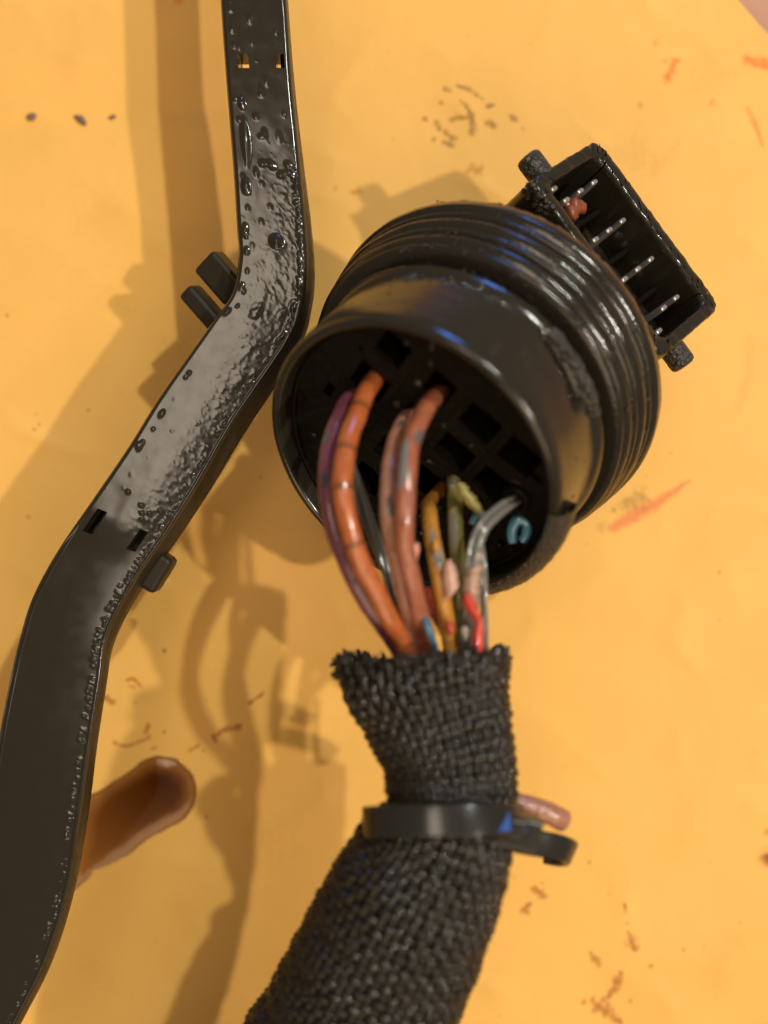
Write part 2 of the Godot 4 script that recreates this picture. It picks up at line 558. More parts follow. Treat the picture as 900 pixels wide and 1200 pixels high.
func build_bar() -> void:
	var nu := 1080
	var nv := 50
	var L := []
	var R := []
	var O := []
	for k in LEFT.size():
		L.append(at(LEFT[k][0], LEFT[k][1], RISE[k]))
		R.append(at(RIGHT[k][0], RIGHT[k][1], RISE[k]))
		O.append(at(OUTER[k][0], OUTER[k][1], RISE[k] - 6.0))
	# stations evenly spaced along the middle
	var ts := PackedFloat32Array()
	var far := PackedFloat32Array([0.0])
	var last: Vector3 = (L[0] + R[0]) * 0.5
	for i in range(1, 2001):
		var t := 23.0 * i / 2000.0
		var p: Vector3 = (spline(L, t) + spline(R, t)) * 0.5
		far.append(far[i - 1] + p.distance_to(last))
		last = p
	var k := 0
	for i in nu:
		var want := far[2000] * i / (nu - 1.0)
		while k < 1999 and far[k + 1] < want: k += 1
		ts.append(23.0 * (k + (want - far[k]) / maxf(far[k + 1] - far[k], 1e-6)) / 2000.0 - 3.0)
	var step := far[2000] / (nu - 1.0)
	var index := func(t: float) -> int:
		return clampi(ts.bsearch(t), 0, nu - 1)
	# thickness of the oil on the plate: film, beads and drops
	var lift := PackedFloat32Array()
	lift.resize(nu * nv)
	var film := FastNoiseLite.new()
	film.seed = 5; film.frequency = 0.10; film.fractal_octaves = 3
	var wet := FastNoiseLite.new()
	wet.seed = 17; wet.frequency = 0.7; wet.fractal_octaves = 3
	for i in nu:
		for j in nv:
			var u := i * step
			var w := j / (nv - 1.0) * 11.5
			var t := ts[i]
			var rough := smoothstep(2.6, 3.6, t) * (1.0 - smoothstep(10.0, 10.6, t))
			lift[i * nv + j] = film.get_noise_2d(u * 0.7, w) * (0.06 - 0.045 * smoothstep(10.3, 11.5, t)) + maxf(0.0, wet.get_noise_2d(u, w * 1.2)) * 0.075 * rough * smoothstep(0.35 - 0.35 * smoothstep(4.4, 5.2, t) * (1.0 - smoothstep(7.0, 8.2, t)), 0.8, j / (nv - 1.0)) - 0.5 * pow(maxf(0.0, j / (nv - 1.0) - 0.35) / 0.65, 2.0) * smoothstep(4.8, 7.2, t) - 1.0 * (1.0 - j / (nv - 1.0)) * smoothstep(10.1, 11.0, t)
	var drop := func(t: float, vv: float, r: float, hgt: float, stretch := 1.0) -> void:
		var i0: int = index.call(t)
		var ri := int(r * stretch / step) + 1
		for i in range(maxi(i0 - ri, 0), mini(i0 + ri + 1, nu)):
			var p: Vector3 = spline(L, ts[i] + 3.0)
			var wide: float = p.distance_to(spline(R, ts[i] + 3.0))
			var j0 := vv * (nv - 1)
			var rj := int(r / wide * nv) + 1
			for j in range(maxi(int(j0) - rj, 0), mini(int(j0) + rj + 1, nv)):
				var du := (i - i0) * step / stretch
				var dv := (j - j0) / (nv - 1.0) * wide
				var q := (du * du + dv * dv) / (r * r)
				if q < 1.0: lift[i * nv + j] += hgt * pow(1.0 - q, 1.5)
	rng.seed = 77
	for n in 700:                                     # small drops, thick on the right half of the middle stretch
		var t := rng.randf_range(2.6, 10.4)
		var vv := rng.randf()
		var dense := 0.15 + 0.85 * smoothstep(0.3, 0.75, vv)
		if t > 4.6 and t < 7.6: dense = 0.35 + 0.65 * smoothstep(0.05, 0.6, vv)
		if t > 8.6: dense = 0.10 + 0.5 * smoothstep(0.4, 0.8, vv)
		if rng.randf() > dense: continue
		var r := rng.randf_range(0.20, 0.36) * (1.0 + 0.8 * float(rng.randf() < 0.06))
		drop.call(t, vv, r, r * rng.randf_range(0.04, 0.11), rng.randf_range(0.8, 1.4))
	for n in 8:                                       # larger smears in the bend
		drop.call(rng.randf_range(4.2, 8.4), rng.randf_range(0.2, 0.9), rng.randf_range(0.8, 1.8), rng.randf_range(0.03, 0.09), rng.randf_range(0.8, 2.0))
	for n in 26:                                      # bead along the left edge
		drop.call(rng.randf_range(1.0, 9.0), rng.randf_range(0.05, 0.13), rng.randf_range(0.35, 0.6), rng.randf_range(0.08, 0.2), rng.randf_range(1.0, 2.4))
	for n in 380:                                      # glitter along the right edge
		drop.call(3.0 + 16.0 * pow(rng.randf(), 1.5), rng.randf_range(0.91, 0.985), rng.randf_range(0.25, 0.5), rng.randf_range(0.08, 0.2))
	for n in 22:
		drop.call(rng.randf_range(0.6, 3.2), rng.randf_range(0.08, 0.9), rng.randf_range(0.3, 0.8), rng.randf_range(0.05, 0.13), rng.randf_range(0.8, 2.2))
	drop.call(4.42, 0.56, 1.45, 0.8)
	drop.call(4.42, 0.56, 0.5, 0.25)
	drop.call(2.62, 0.18, 0.95, 0.5, 5.0)               # the long bead
	drop.call(2.20, 0.17, 0.7, 0.5, 2.0)
	drop.call(3.22, 0.13, 0.8, 0.5, 2.2)
	for q in [[2.9, 0.44], [2.9, 0.55], [2.92, 0.86], [2.94, 0.6], [3.06, 0.72], [3.02, 0.88]]:
		drop.call(q[0], q[1], 0.9, 0.2)
	for q in [[9.75, 0.55], [9.85, 0.62], [9.8, 0.7], [9.95, 0.66], [9.7, 0.8], [9.62, 0.3]]:
		drop.call(q[0], q[1], 0.55, 0.16)
	var slot := func(i: int, j: int) -> bool:
		for s in SLOTS:
			if ts[i] >= s[0] and ts[i] < s[1] and j >= s[2] * (nv - 1) and j < s[3] * (nv - 1): return true
		return false
	var top := Soup.new()
	var rows := []
	var edge := Soup.new()
	var side_l := []
	var side_r := []
	for i in nu:
		var l: Vector3 = spline(L, ts[i] + 3.0)
		var r: Vector3 = spline(R, ts[i] + 3.0)
		var o: Vector3 = spline(O, ts[i] + 3.0)
		var x := (r - l).normalized()
		var row := PackedVector3Array()
		# rounded left edge, plate, rounded right edge: one smooth sheet
		row.append(l + Vector3(0, -1.3, 0) - x * 0.85)
		row.append(l + Vector3(0, -0.55, 0) - x * 0.65)
		row.append(l + Vector3(0, -0.15, 0) - x * 0.32)
		for j in nv:
			row.append(l.lerp(r, j / (nv - 1.0)) + Vector3.UP * lift[i * nv + j])
		row.append(r + Vector3(0, -0.15, 0) + x * 0.30)
		row.append(r + Vector3(0, -0.5, 0) + x * 0.58)
		row.append(r + Vector3(0, -1.2, 0) + x * 0.75)
		rows.append(row)
		if i % 3 == 0 or i == nu - 1:
			var lb := l + Vector3(0, -6.0, 0) + x * 0.4
			side_l.append(PackedVector3Array([row[0], l + Vector3(0, -3.5, 0) - x * 0.5, lb, lb + x * 1.4, l + Vector3(0, -1.5, 0) + x * 1.2]))
			side_r.append(PackedVector3Array([row[row.size() - 1], (row[row.size() - 1] + o) * 0.5 + x * 0.2, o, o - x * 1.4, r + Vector3(0, -1.5, 0) - x * 1.2]))
	top.grid(rows, false, [], func(i, j): return j >= 3 and j < nv + 2 and slot.call(i, j - 3))
	top.face_up()
	# walls of the slots; the lower pair is closed below
	for s in SLOTS:
		var i0 := -1
		var i1 := -1
		for i in nu:
			if ts[i] >= s[0] and ts[i] < s[1]:
				if i0 < 0: i0 = i
				i1 = i + 1
		var j0 := int(ceil(s[2] * (nv - 1)))
		var j1 := int(ceil(s[3] * (nv - 1)))
		var ring := PackedVector3Array()
		for i in range(i0, i1): ring.append(rows[i][j0 + 3])
		for j in range(j0, j1): ring.append(rows[i1][j + 3])
		for i in range(i1, i0, -1): ring.append(rows[i][j1 + 3])
		for j in range(j1, j0, -1): ring.append(rows[i0][j + 3])
		var low := PackedVector3Array()
		for p in ring: low.append(Vector3(p.x, ring[0].y - 4.5, p.z))
		var from := top.ix.size()
		top.grid([low, ring], true)
		top.outward(from)
		for q in range(from, top.ix.size(), 3):
			var tt := top.ix[q + 1]
			top.ix[q + 1] = top.ix[q + 2]
			top.ix[q + 2] = tt
		if s[0] > 5.0:
			var f3 := top.ix.size()
			top.cap(low)
			top.face_up(f3)
	var home: Vector3 = at(215, 480, 24)
	var root := thing("cable_channel", home, "long bent black plastic cable channel, oily, running down the left side", "cable channel")
	obj("top_plate", top, M.bar, root, home)
	for s in [side_l, side_r]:
		var e := Soup.new()
		e.grid(s)
		e.outward(0)
		obj("side_wall", e, M.bar_side, root, home)
	# clips that stick out from below
	for q in [[262, 326, 25, -0.80, 5.6, 9.0], [240, 361, 25, -0.80, 3.4, 9.0]]:
		var tb := Soup.new()
		var c := at(q[0], q[1], q[2])
		rbox(tb, Transform3D(Basis(Vector3.UP, 0.72) * Basis(Vector3(0, 0, 1), 0.35), c), Vector3(q[4], 5.0, q[5]), 0.9)
		tb.ix = tb.ix
		obj("clip_tab", tb, M.bar_side, root, home)
	var t3 := Soup.new()
	rbox(t3, Transform3D(Basis(Vector3.UP, -0.55), at(180, 667, 27)), Vector3(5.6, 6.0, 7.4), 1.1)
	obj("clip_tab", t3, M.bar_side, root, home)

# ---------------------------------------------------------------- round connector
var CB: Basis                  # columns: across, over, towards the open end
var CO: Vector3

func loc(x: float, y: float, z: float) -> Vector3:
	return CO + CB * Vector3(x, y, z)

func arc(r0: float, z0: float, r1: float, z1: float, bulge: float, n := 7) -> Array:   # a rounded ridge of the profile
	var out := []
	for i in n:
		var f := i / (n - 1.0)
		out.append(Vector2(lerpf(r0, r1, f) + bulge * sin(PI * f), lerpf(z0, z1, f)))
	return out

func build_connector() -> void:
	var az := -0.87
	var tilt := 0.83
	var A := Vector3(sin(tilt) * cos(az), -cos(tilt), sin(tilt) * sin(az))
	var X := Vector3(-A.z, 0, A.x).normalized()
	var Y := (-A).cross(X)
	CB = Basis(X, Y, -A)
	CO = at(475.5, 547, 52)
	var root := thing("cable_connector", CO, "round black plug-in connector with ribbed seals, torn wires in its open end", "connector", "", CB)
	var nz := FastNoiseLite.new()
	nz.seed = 3; nz.frequency = 0.35; nz.fractal_octaves = 3
	# barrel: inside wall, rounded lip, outside wall
	var s := Soup.new()
	var wall := []
	for i in 34: wall.append(Vector2(26.0 + 0.006 * i, -2.2 - 12.3 * i / 33.0))
	lathe(s, [Vector2(24.0, -7.0), Vector2(24.0, -1.2), Vector2(24.15, -0.5), Vector2(24.5, -0.1), Vector2(25.0, 0.0), Vector2(25.5, -0.2), Vector2(25.85, -0.7), Vector2(25.95, -1.6)] + wall + [
		Vector2(26.9, -15.2), Vector2(27.1, -16.4), Vector2(26.6, -17.0), Vector2(25.2, -17.2), Vector2(25.0, -19.0)], 260, 0, TAU, func(a, z):
		var dent := 0.0                                # the latch pocket, sunk into the flank
		if a > 0.9 and a < 1.5 and z < -8.0 and z > -15.0:
			var slant := lerpf(-13.6, -10.2, clampf((1.44 - a) / 0.40, 0, 1))
			dent = -1.7 * smoothstep(0.0, 0.7, slant - z) * smoothstep(0.98, 1.02, a) * (1.0 - smoothstep(1.42, 1.45, a))
		return nz.get_noise_2d(a * 8.0, z * 0.6) * 0.035 + dent)
	obj("barrel", s, M.black, root)
	# grease that has gathered where the barrel meets the step
	var gr := Soup.new()
	var g2 := FastNoiseLite.new()
	g2.seed = 8; g2.frequency = 0.6; g2.fractal_octaves = 3
	var pr := []
	for i in 26: pr.append(Vector2(26.15 + 0.5 * sin(PI * i / 25.0), -11.6 - 6.2 * i / 25.0))
	lathe(gr, pr, 640, 1.62, 2.5, func(a, z):
		var e := sin(PI * clampf((a - 1.62) / 0.88, 0, 1))
		return -0.5 + maxf(0.0, g2.get_noise_2d(a * 26.0, z * 1.3) + 0.08) * 1.1 * minf(1.0, e * 3.0) * smoothstep(-11.6, -14.2, z))
	obj("grease", gr, M.grease, root)
	# seals
	for q in [[27.4, -19.0, 29.9, 3.6], [28.2, -23.2, 30.9, 3.8], [29.2, -27.6, 31.8, 4.6]]:
		var rg := Soup.new()
		var e: float = q[2]
		lathe(rg, [Vector2(24.6, q[1] + 0.2), Vector2(e - 1.9, q[1] + 0.1), Vector2(e - 1.1, q[1] - 0.1), Vector2(e - 0.75, q[1] - 0.5), Vector2(e - 0.7, q[1] - 0.9), Vector2(e - 1.0, q[1] - 1.3), Vector2(e - 0.6, q[1] - 1.6), Vector2(e - 0.1, q[1] - 2.1), Vector2(e + 0.05, q[1] - 2.7),
			Vector2(e, q[1] - q[3] + 0.5), Vector2(e - 0.25, q[1] - q[3] + 0.15), Vector2(e - 0.9, q[1] - q[3]), Vector2(24.6, q[1] - q[3] - 0.1)], 200, 0, TAU, func(a, z): return nz.get_noise_2d(a * 9.0 + 40.0, z) * 0.10)
		obj("seal_ridge", rg, M.rubber, root)
	var dust := Soup.new()
	lathe(dust, [Vector2(30.8, -32.2), Vector2(31.25, -32.3), Vector2(31.4, -32.7), Vector2(31.2, -33.1), Vector2(30.7, -33.2)], 200, 0.1, 2.6, func(a, z): return nz.get_noise_2d(a * 40.0, z) * 0.35)
	obj("dust_line", dust, M.dust, root)
	var core := Soup.new()
	lathe(core, [Vector2(24.9, -18.0), Vector2(25.0, -32.2), Vector2(30.6, -32.3), Vector2(30.9, -33.2), Vector2(30.2, -34.0), Vector2(20.0, -34.2), Vector2(19.0, -35.0), Vector2(18.5, -56.0), Vector2(17.0, -57.5), Vector2(0.2, -57.5)], 110)
	obj("flange", core, M.black, root)
	# raised rim of the latch pocket
	var fr := Soup.new()
	lathe(fr, [Vector2(25.9, -14.6), Vector2(27.1, -14.9), Vector2(27.5, -15.9), Vector2(27.1, -17.0), Vector2(25.0, -17.4)], 40, 0.86, 1.44, func(a, z): return nz.get_noise_2d(a * 30.0, z * 2.0) * 0.35)
	obj("latch_rim", fr, M.crust, root)
	# collar segment on the lower right of the lip
	var col := Soup.new()
	var c2 := FastNoiseLite.new()
	c2.seed = 14; c2.frequency = 0.9; c2.fractal_octaves = 3
	var from := 0
	lathe(col, [Vector2(24.2, -2.6), Vector2(24.2, -1.0), Vector2(24.45, 0.25), Vector2(25.2, 0.35), Vector2(26.5, -0.3), Vector2(27.3, -1.2), Vector2(27.6, -2.6), Vector2(27.5, -4.2), Vector2(26.0, -4.4)], 120, -0.95, 0.52, func(a, z): return c2.get_noise_2d(a * 22.0, z * 1.2) * 0.16)
	obj("collar", col, M.crust, root)
	# face plate with square pockets
	var pockets := []
	for x in [-13.0, -3.8, 4.6, 12.6]:
		for y in [-12.0, -3.5, 5.5, 13.5]:
			if Vector2(x, y).length() < 19.2 and not (x > 8.0 and y < 0.0) and not (x < -10.0 and y < -10.0):
				var wide := 5.8 if int(x * 3 + y * 5) % 2 else 4.8
				pockets.append(Rect2(x - wide * 0.5, y - 2.5, wide, 5.0))
	for q in [[-18.5, -3.0, 1.6, 2.4], [-17.6, 9.0, 1.2, 1.2], [-9.6, -12.0, 1.4, 3.6], [-2.0, -19.5, 2.6, 1.6], [15.6, 12.2, 2.0, 1.0], [8.0, -14.5, 1.2, 1.2], [19.4, -3.6, 1.0, 1.0]]:
		pockets.append(Rect2(q[0], q[1], q[2], q[3]))
	var pl := Soup.new()
	var deep := -12.0
	var open := func(i: int, j: int) -> bool:
		var p := Vector2(-25.0 + i * 0.5 + 0.25, -25.0 + j * 0.5 + 0.25)
		for r in pockets:
			if r.has_point(p): return true
		return false
	var hgt := func(i: int, j: int) -> float:
		return -4.0 + nz.get_noise_2d(i * 0.7, j * 0.7 + 90) * 0.25
	var grid_rows := []
	for i in 101:
		var r := PackedVector3Array()
		for j in 101: r.append(Vector3(-25.0 + i * 0.5, -25.0 + j * 0.5, hgt.call(i, j)))
		grid_rows.append(r)
	pl.grid(grid_rows, false, [], func(i, j): return open.call(i, j) or Vector2(i - 49.5, j - 49.5).length() > 50.4)
	pl.face_up(0, Vector3(0, 0, 1))
	for r in pockets:
		var a := Vector3(r.position.x, r.position.y, 0)
		var b := Vector3(r.end.x, r.position.y, 0)
		var c := Vector3(r.end.x, r.end.y, 0)
		var d := Vector3(r.position.x, r.end.y, 0)
		var up := Vector3(0, 0, -4.05)
		var dn := Vector3(0, 0, deep)
		for e in [[a, b], [b, c], [c, d], [d, a]]:
			var f := pl.ix.size()
			pl.quad(e[0] + up, e[1] + up, e[1] + dn, e[0] + dn)
			pl.face_up(f, Vector3(r.get_center().x, r.get_center().y, 0) - (e[0] + e[1]) * 0.5)
		var f2 := pl.ix.size()
		pl.quad(a + dn, b + dn, c + dn, d + dn)
		pl.face_up(f2, Vector3(0, 0, 1))
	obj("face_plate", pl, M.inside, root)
	# thin raised ribs between the pockets and round the plate
	var rb := Soup.new()
	for x in [-8.4, 0.4, 8.6]:
		rbox(rb, Transform3D(Basis.IDENTITY, Vector3(x, -0.3, -4.05)), Vector3(0.35, 31.0, 0.5), 0.15)
	for y in [-7.8, 1.0, 9.5]:
		rbox(rb, Transform3D(Basis.IDENTITY, Vector3(-2.0, y, -4.08)), Vector3(30.0, 0.35, 0.5), 0.15)
	lathe(rb, [Vector2(22.9, -4.0), Vector2(22.95, -3.3), Vector2(23.3, -3.2), Vector2(23.5, -4.0)], 100)
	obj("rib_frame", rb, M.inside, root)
	# boot ring of the clear wire, blue wire stump
	var bt := Soup.new()
	lathe(bt, [Vector2(1.5, 0.0), Vector2(1.6, 0.9), Vector2(2.1, 1.0), Vector2(2.5, 0.6), Vector2(2.6, 0.0)], 28)
	var bo := obj("wire_boot", bt, M.inside, root)
	bo.position = Vector3(16.7, 6.6, -4.0) * MM
	# beads of oil on the barrel and on the seals
	var bd := Soup.new()
	rng.seed = 51
	for k in 330:
		var a := rng.randf_range(0.45, 2.5)
		var z := rng.randf_range(-15.0, -2.0) if k % 5 == 0 else rng.randf_range(-33.0, -15.5)
		var rr := 26.05
		if z < -17.5: rr = lerpf(29.3, 31.5, (-17.5 - z) / 14.5) + rng.randf_range(-0.7, 0.15)
		elif z < -15.2: rr = 26.8
		if k % 3 == 0: a = clampf(1.9 + rng.randfn(0.0, 0.35), 0.5, 2.6)
		var d := Vector3(cos(a), sin(a), 0)
		var sz := rng.randf_range(0.12, 0.36)
		blob(bd, d * rr + Vector3(0, 0, z), Vector3(sz, sz * 0.55, sz * rng.randf_range(0.8, 1.8)), Basis(Vector3(-d.y, d.x, 0), d, Vector3(0, 0, 1)), 0.25, k)
	obj("oil_beads", bd, M.bead, root).set_meta("kind", "stuff")
	# crumbs of broken plastic
	var cr := Soup.new()
	rng.seed = 5
	for k in 46:
		var q := Vector2(rng.randf_range(-21, 21), rng.randf_range(-21, 21))
		if q.length() > 21.5 or open.call(int((q.x + 25.0) * 2), int((q.y + 25.0) * 2)): continue
		blob(cr, Vector3(q.x, q.y, -3.9), Vector3(rng.randf_range(0.15, 0.8), rng.randf_range(0.15, 0.5), 0.3), Basis(Vector3(0, 0, 1), rng.randf() * TAU), 0.6, k)
	var cro := obj("plastic_crumbs", cr, M.crust, root)
	cro.set_meta("kind", "stuff")
	build_socket(root)

func build_socket(root: Node3D) -> void:
	var lean := deg_to_rad(35)
	var X := Vector3(0.603, -0.04, 0.797).normalized()
	var e := Vector3(0.797, 0, -0.603)
	var Y := (e * sin(lean) + Vector3.UP * cos(lean))
	Y = (Y - X * Y.dot(X)).normalized()
	var Z := X.cross(Y)                                  # points back to the round body
	var o := at(738, 287, 37)
	# frame of the socket, written in the frame of the whole connector
	var xf := Transform3D(CB, CO).affine_inverse() * Transform3D(Basis(X, Y, Z), o)
	var lx := 18.8
	var lz := 10.9
	var r := 2.4
	var nz := FastNoiseLite.new()
	nz.seed = 6; nz.frequency = 0.5
	var loop := func(hx: float, hz: float, rad: float, y: float) -> PackedVector3Array:
		var out := PackedVector3Array()
		for c in [[1, 1, 0.0], [-1, 1, PI / 2], [-1, -1, PI], [1, -1, 3 * PI / 2]]:
			for k in 7:
				var a: float = c[2] + PI / 2 * k / 6.0
				var p := Vector3(c[0] * (hx - rad) + cos(a) * rad, y, c[1] * (hz - rad) + sin(a) * rad)
				out.append(p)
		# fill the straight runs so that wear can show on them
		var fine := PackedVector3Array()
		for k in out.size():
			var q := out[(k + 1) % out.size()]
			var n := maxi(1, int(out[k].distance_to(q) / 0.8))
			for m in n: fine.append(out[k].lerp(q, float(m) / n))
		var w := PackedVector3Array()
		for p in fine:
			w.append(xf * (p + Vector3(nz.get_noise_2d(p.x * 2, p.z * 2), nz.get_noise_2d(p.x * 2 + 30, p.z * 2) * (1.0 if y > -2 else 0.0), nz.get_noise_2d(p.x * 2 + 70, p.z * 2)) * 0.22))
		return w
	var sh := Soup.new()
	var rows := []
	for q in [[-0.0, 0.0, -16.0, 0.0], [0.0, 0.0, -9.0, 0.0], [0.0, 0.0, -1.0, 0.0], [-0.1, -0.1, -0.35, 0.0], [-0.4, -0.4, 0.0, 0.0], [-1.4, -1.4, 0.04, 0.0], [-2.1, -2.3, -0.1, 0.0], [-2.4, -2.7, -0.45, 0.0], [-2.5, -2.8, -1.2, 0.0], [-2.6, -2.9, -11.5, 0.0]]:
		var rr: PackedVector3Array = loop.call(lx, lz, r, 0.0)
		var m := PackedVector3Array()
		var inv := xf.affine_inverse()
		for p in rr:
			var l := inv * p
			var dirx := clampf(l.x / lx * 6.0, -1, 1) if absf(l.x) > lx - 3.0 else 0.0
			var dirz := clampf(l.z / lz * 4.0, -1, 1) if absf(l.z) > lz - 2.6 else 0.0
			m.append(xf * (l + Vector3(dirx * q[0], q[2], dirz * q[1])))
		rows.append(m)
	sh.grid(rows, true)
	sh.cap(rows[rows.size() - 1])
	sh.outward(0)
	var shell := obj("socket_shell", sh, M.black, root)
	# worn crust on the rim of the socket and between socket and seals
	var cr := Soup.new()
	rng.seed = 31
	for k in 34:
		var x := rng.randf_range(-lx, lx) * 0.97
		var sd := -1.0 if rng.randf() < 0.75 else 1.0
		blob(cr, xf * Vector3(x, 0.0, sd * (lz - rng.randf_range(0.4, 2.4))), Vector3(rng.randf_range(0.3, 0.8), rng.randf_range(0.2, 0.4), 0.07), Basis(X, Z, Y), 0.6, k)
	for k in 40:
		blob(cr, xf * Vector3(-lx * 0.85 + rng.randf_range(-2.4, 4.0), rng.randf_range(-3, 0), lz + rng.randf_range(-0.3, 0.2)), Vector3.ONE * rng.randf_range(0.3, 0.7), CB, 0.6, k + 200)
	var co := obj("dirt_crust", cr, M.crust, shell)
	co.set_meta("kind", "stuff")
	# ribs across the socket, between the rows of pins
	for x in [-8.6, 0.2, 9.0]:
		var d := Soup.new()
		rbox(d, xf * Transform3D(Basis.IDENTITY, Vector3(x, -9.6, 0)), Vector3(1.1, 5.5, (lz - 1.5) * 2), 0.3)
		obj("divider", d, M.inside, shell)
	# pins: blades that stand in rows
	var pm := Soup.new()
	rbox(pm, Transform3D.IDENTITY, Vector3(0.95, 10.0, 1.9), 0.45)
	var pin := pm.mesh(Vector3.ZERO, M.pin)
	for q in [[-12.8, -4.6], [-12.8, -0.4], [-12.8, 3.8], [-15.6, 4.6], [-4.3, -4.6], [-4.3, -0.4], [-4.3, 3.8], [4.2, -4.6], [4.2, -0.4], [4.2, 3.8], [12.4, -4.0], [12.4, 0.2], [15.0, 4.6]]:
		var t := xf * Transform3D(Basis.IDENTITY, Vector3(q[0], -6.6, q[1] * 1.1))
		put("contact_pin", pin, Transform3D(t.basis, t.origin * MM), shell)
	# lump of red-brown sealant between the pins of the first row
	var lump := Soup.new()
	for q in [[-11.4, -3.4, 1.6, 1.6], [-10.6, -3.6, 0.0, 1.3], [-10.6, -3.4, 3.2, 1.4], [-12.2, -3.6, 2.6, 0.9]]:
		blob(lump, xf * Vector3(q[0], q[1], q[2]), Vector3(q[3], q[3] * 0.8, q[3]), CB, 0.5, int(q[0] * 9 + q[2] * 5))
	obj("sealant_lump", lump, M.rust, shell)
	# locking studs on the short ends
	for sgn in [-1.0, 1.0]:
		var st := Soup.new()
		var zz := 5.4 if sgn < 0 else 3.0
		var yy := -2.2 if sgn < 0 else -3.5
		var ring := []
		for q in [[0.0, 2.3], [3.8, 2.3], [4.3, 2.15], [4.6, 1.7], [4.65, 0.1]]:
			var rg := PackedVector3Array()
			for j in 26:
				var a := TAU * j / 26.0
				rg.append(xf * Vector3(sgn * (lx - 0.6 + q[0]), yy + sin(a) * q[1], zz + cos(a) * q[1]))
			ring.append(rg)
		st.grid(ring, true)
		st.outward(0)
		obj("locking_stud", st, M.crust, shell)

# ---------------------------------------------------------------- wires
func px_path(p: Array, n: int) -> PackedVector3Array:
	var w := []
	for q in p: w.append(at(q[0], q[1], q[2]))
	return path(w, n)

func wire(called: String, p: Array, r: float, col: Color, marks: Array, label: String, plugged := false) -> MeshInstance3D:
	var pts := px_path(p, 90)
	if plugged:
		var deep := PackedVector3Array([pts[0] - CB.z * 7.0 + CB.y * -0.6, pts[0] - CB.z * 3.5 - CB.y * 0.3])
		pts = deep + pts
	var nz := FastNoiseLite.new()
	nz.seed = int(p[0][0]); nz.frequency = 1.2; nz.fractal_octaves = 3
	var s := Soup.new()
	tube(s, pts, 20, func(f, a):
		var k := r * (1.0 + 0.05 * nz.get_noise_2d(f * 12.0, cos(a)) + 0.05 * nz.get_noise_2d(f * 60.0, a))
		if f < 0.03: k *= 0.75 + 0.25 * f / 0.03
		return k,
		func(f, a):
			var c := col
			var d := nz.get_noise_2d(f * 30.0, a * 1.2)
			c = c.lerp(c * 0.5, clampf(d * 1.3 - 0.1, 0, 0.6))
			c = c * (1.0 + 0.18 * nz.get_noise_2d(f * 8.0 + 40.0, a * 0.7))
			for m in marks:                            # [along, angle, half length, half width, colour]
				var da: float = absf(wrapf(a - m[1], -PI, PI)) / m[3]
				var df: float = absf(f - m[0]) / m[2]
				if da * da + df * df + nz.get_noise_2d(f * 60.0, a * 2.0) * 0.7 < 1.0: c = m[4]
			c.a = 1.0
			return c)
	var o := obj(called, s, M.wire, null, pts[0])
	tag(o, label, "wire", "")
	return o

func strands(called: String, p: Array, r: float, count: int, thick: float, twist: float, col: Color, label: String) -> Node3D:
	var pts := px_path(p, 70)
	var fr := frames(pts)
	var root := thing(called, pts[0], label, "wire")
	for k in count:
		var q := PackedVector3Array()
		for i in pts.size():
			var a := TAU * k / count + twist * i / pts.size()
			var rr := r * (0.45 if k % 3 == 0 else 1.0)
			q.append(pts[i] + (fr[i][1] * cos(a) + fr[i][2] * sin(a)) * rr)
		var s := Soup.new()
		tube(s, q, 8, func(_f, _a): return thick, func(_f, _a): return col * (0.8 + 0.2 * (k % 2)))
		obj("strand", s, M.clear, root, pts[0])
	return root

func flap(called: String, outline: Array, h: float, curl: float, thick: float, col: Color, label: String, category := "wire scrap") -> void:
	# a scrap of torn insulation: a bent sheet with thickness between two edges
	var s := Soup.new()
	var a := []
	var b := []
	for q in outline:
		a.append(at(q[0], q[1], h))
		b.append(at(q[2], q[3], h))
	var fz := FastNoiseLite.new()
	fz.seed = int(outline[0][0]); fz.frequency = 0.6
	var n := 26
	var upper := []
	for i in n:
		var t := (a.size() - 1.0) * i / (n - 1.0)
		var l: Vector3 = spline(a, t)
		var r: Vector3 = spline(b, t)
		var cross := r - l
		l -= cross * (0.22 * fz.get_noise_2d(i * 0.9, 3.0))
		r += cross * (0.30 * fz.get_noise_2d(i * 0.9, 60.0))
		var ring := PackedVector3Array()
		for j in 9: ring.append(l.lerp(r, j / 8.0) + Vector3.UP * curl * sin(PI * j / 8.0))
		for j in range(8, -1, -1): ring.append(l.lerp(r, j / 8.0) + Vector3.UP * (curl * sin(PI * j / 8.0) - thick))
		upper.append(ring)
	s.grid(upper, true)
	s.cap(upper[n - 1])
	var r0: PackedVector3Array = upper[0].duplicate()
	r0.reverse()
	s.cap(r0)
	s.outward(0)
	for i in s.c.size(): s.c[i] = col
	tag(obj(called, s, M.wire, null, a[0]), label, category)

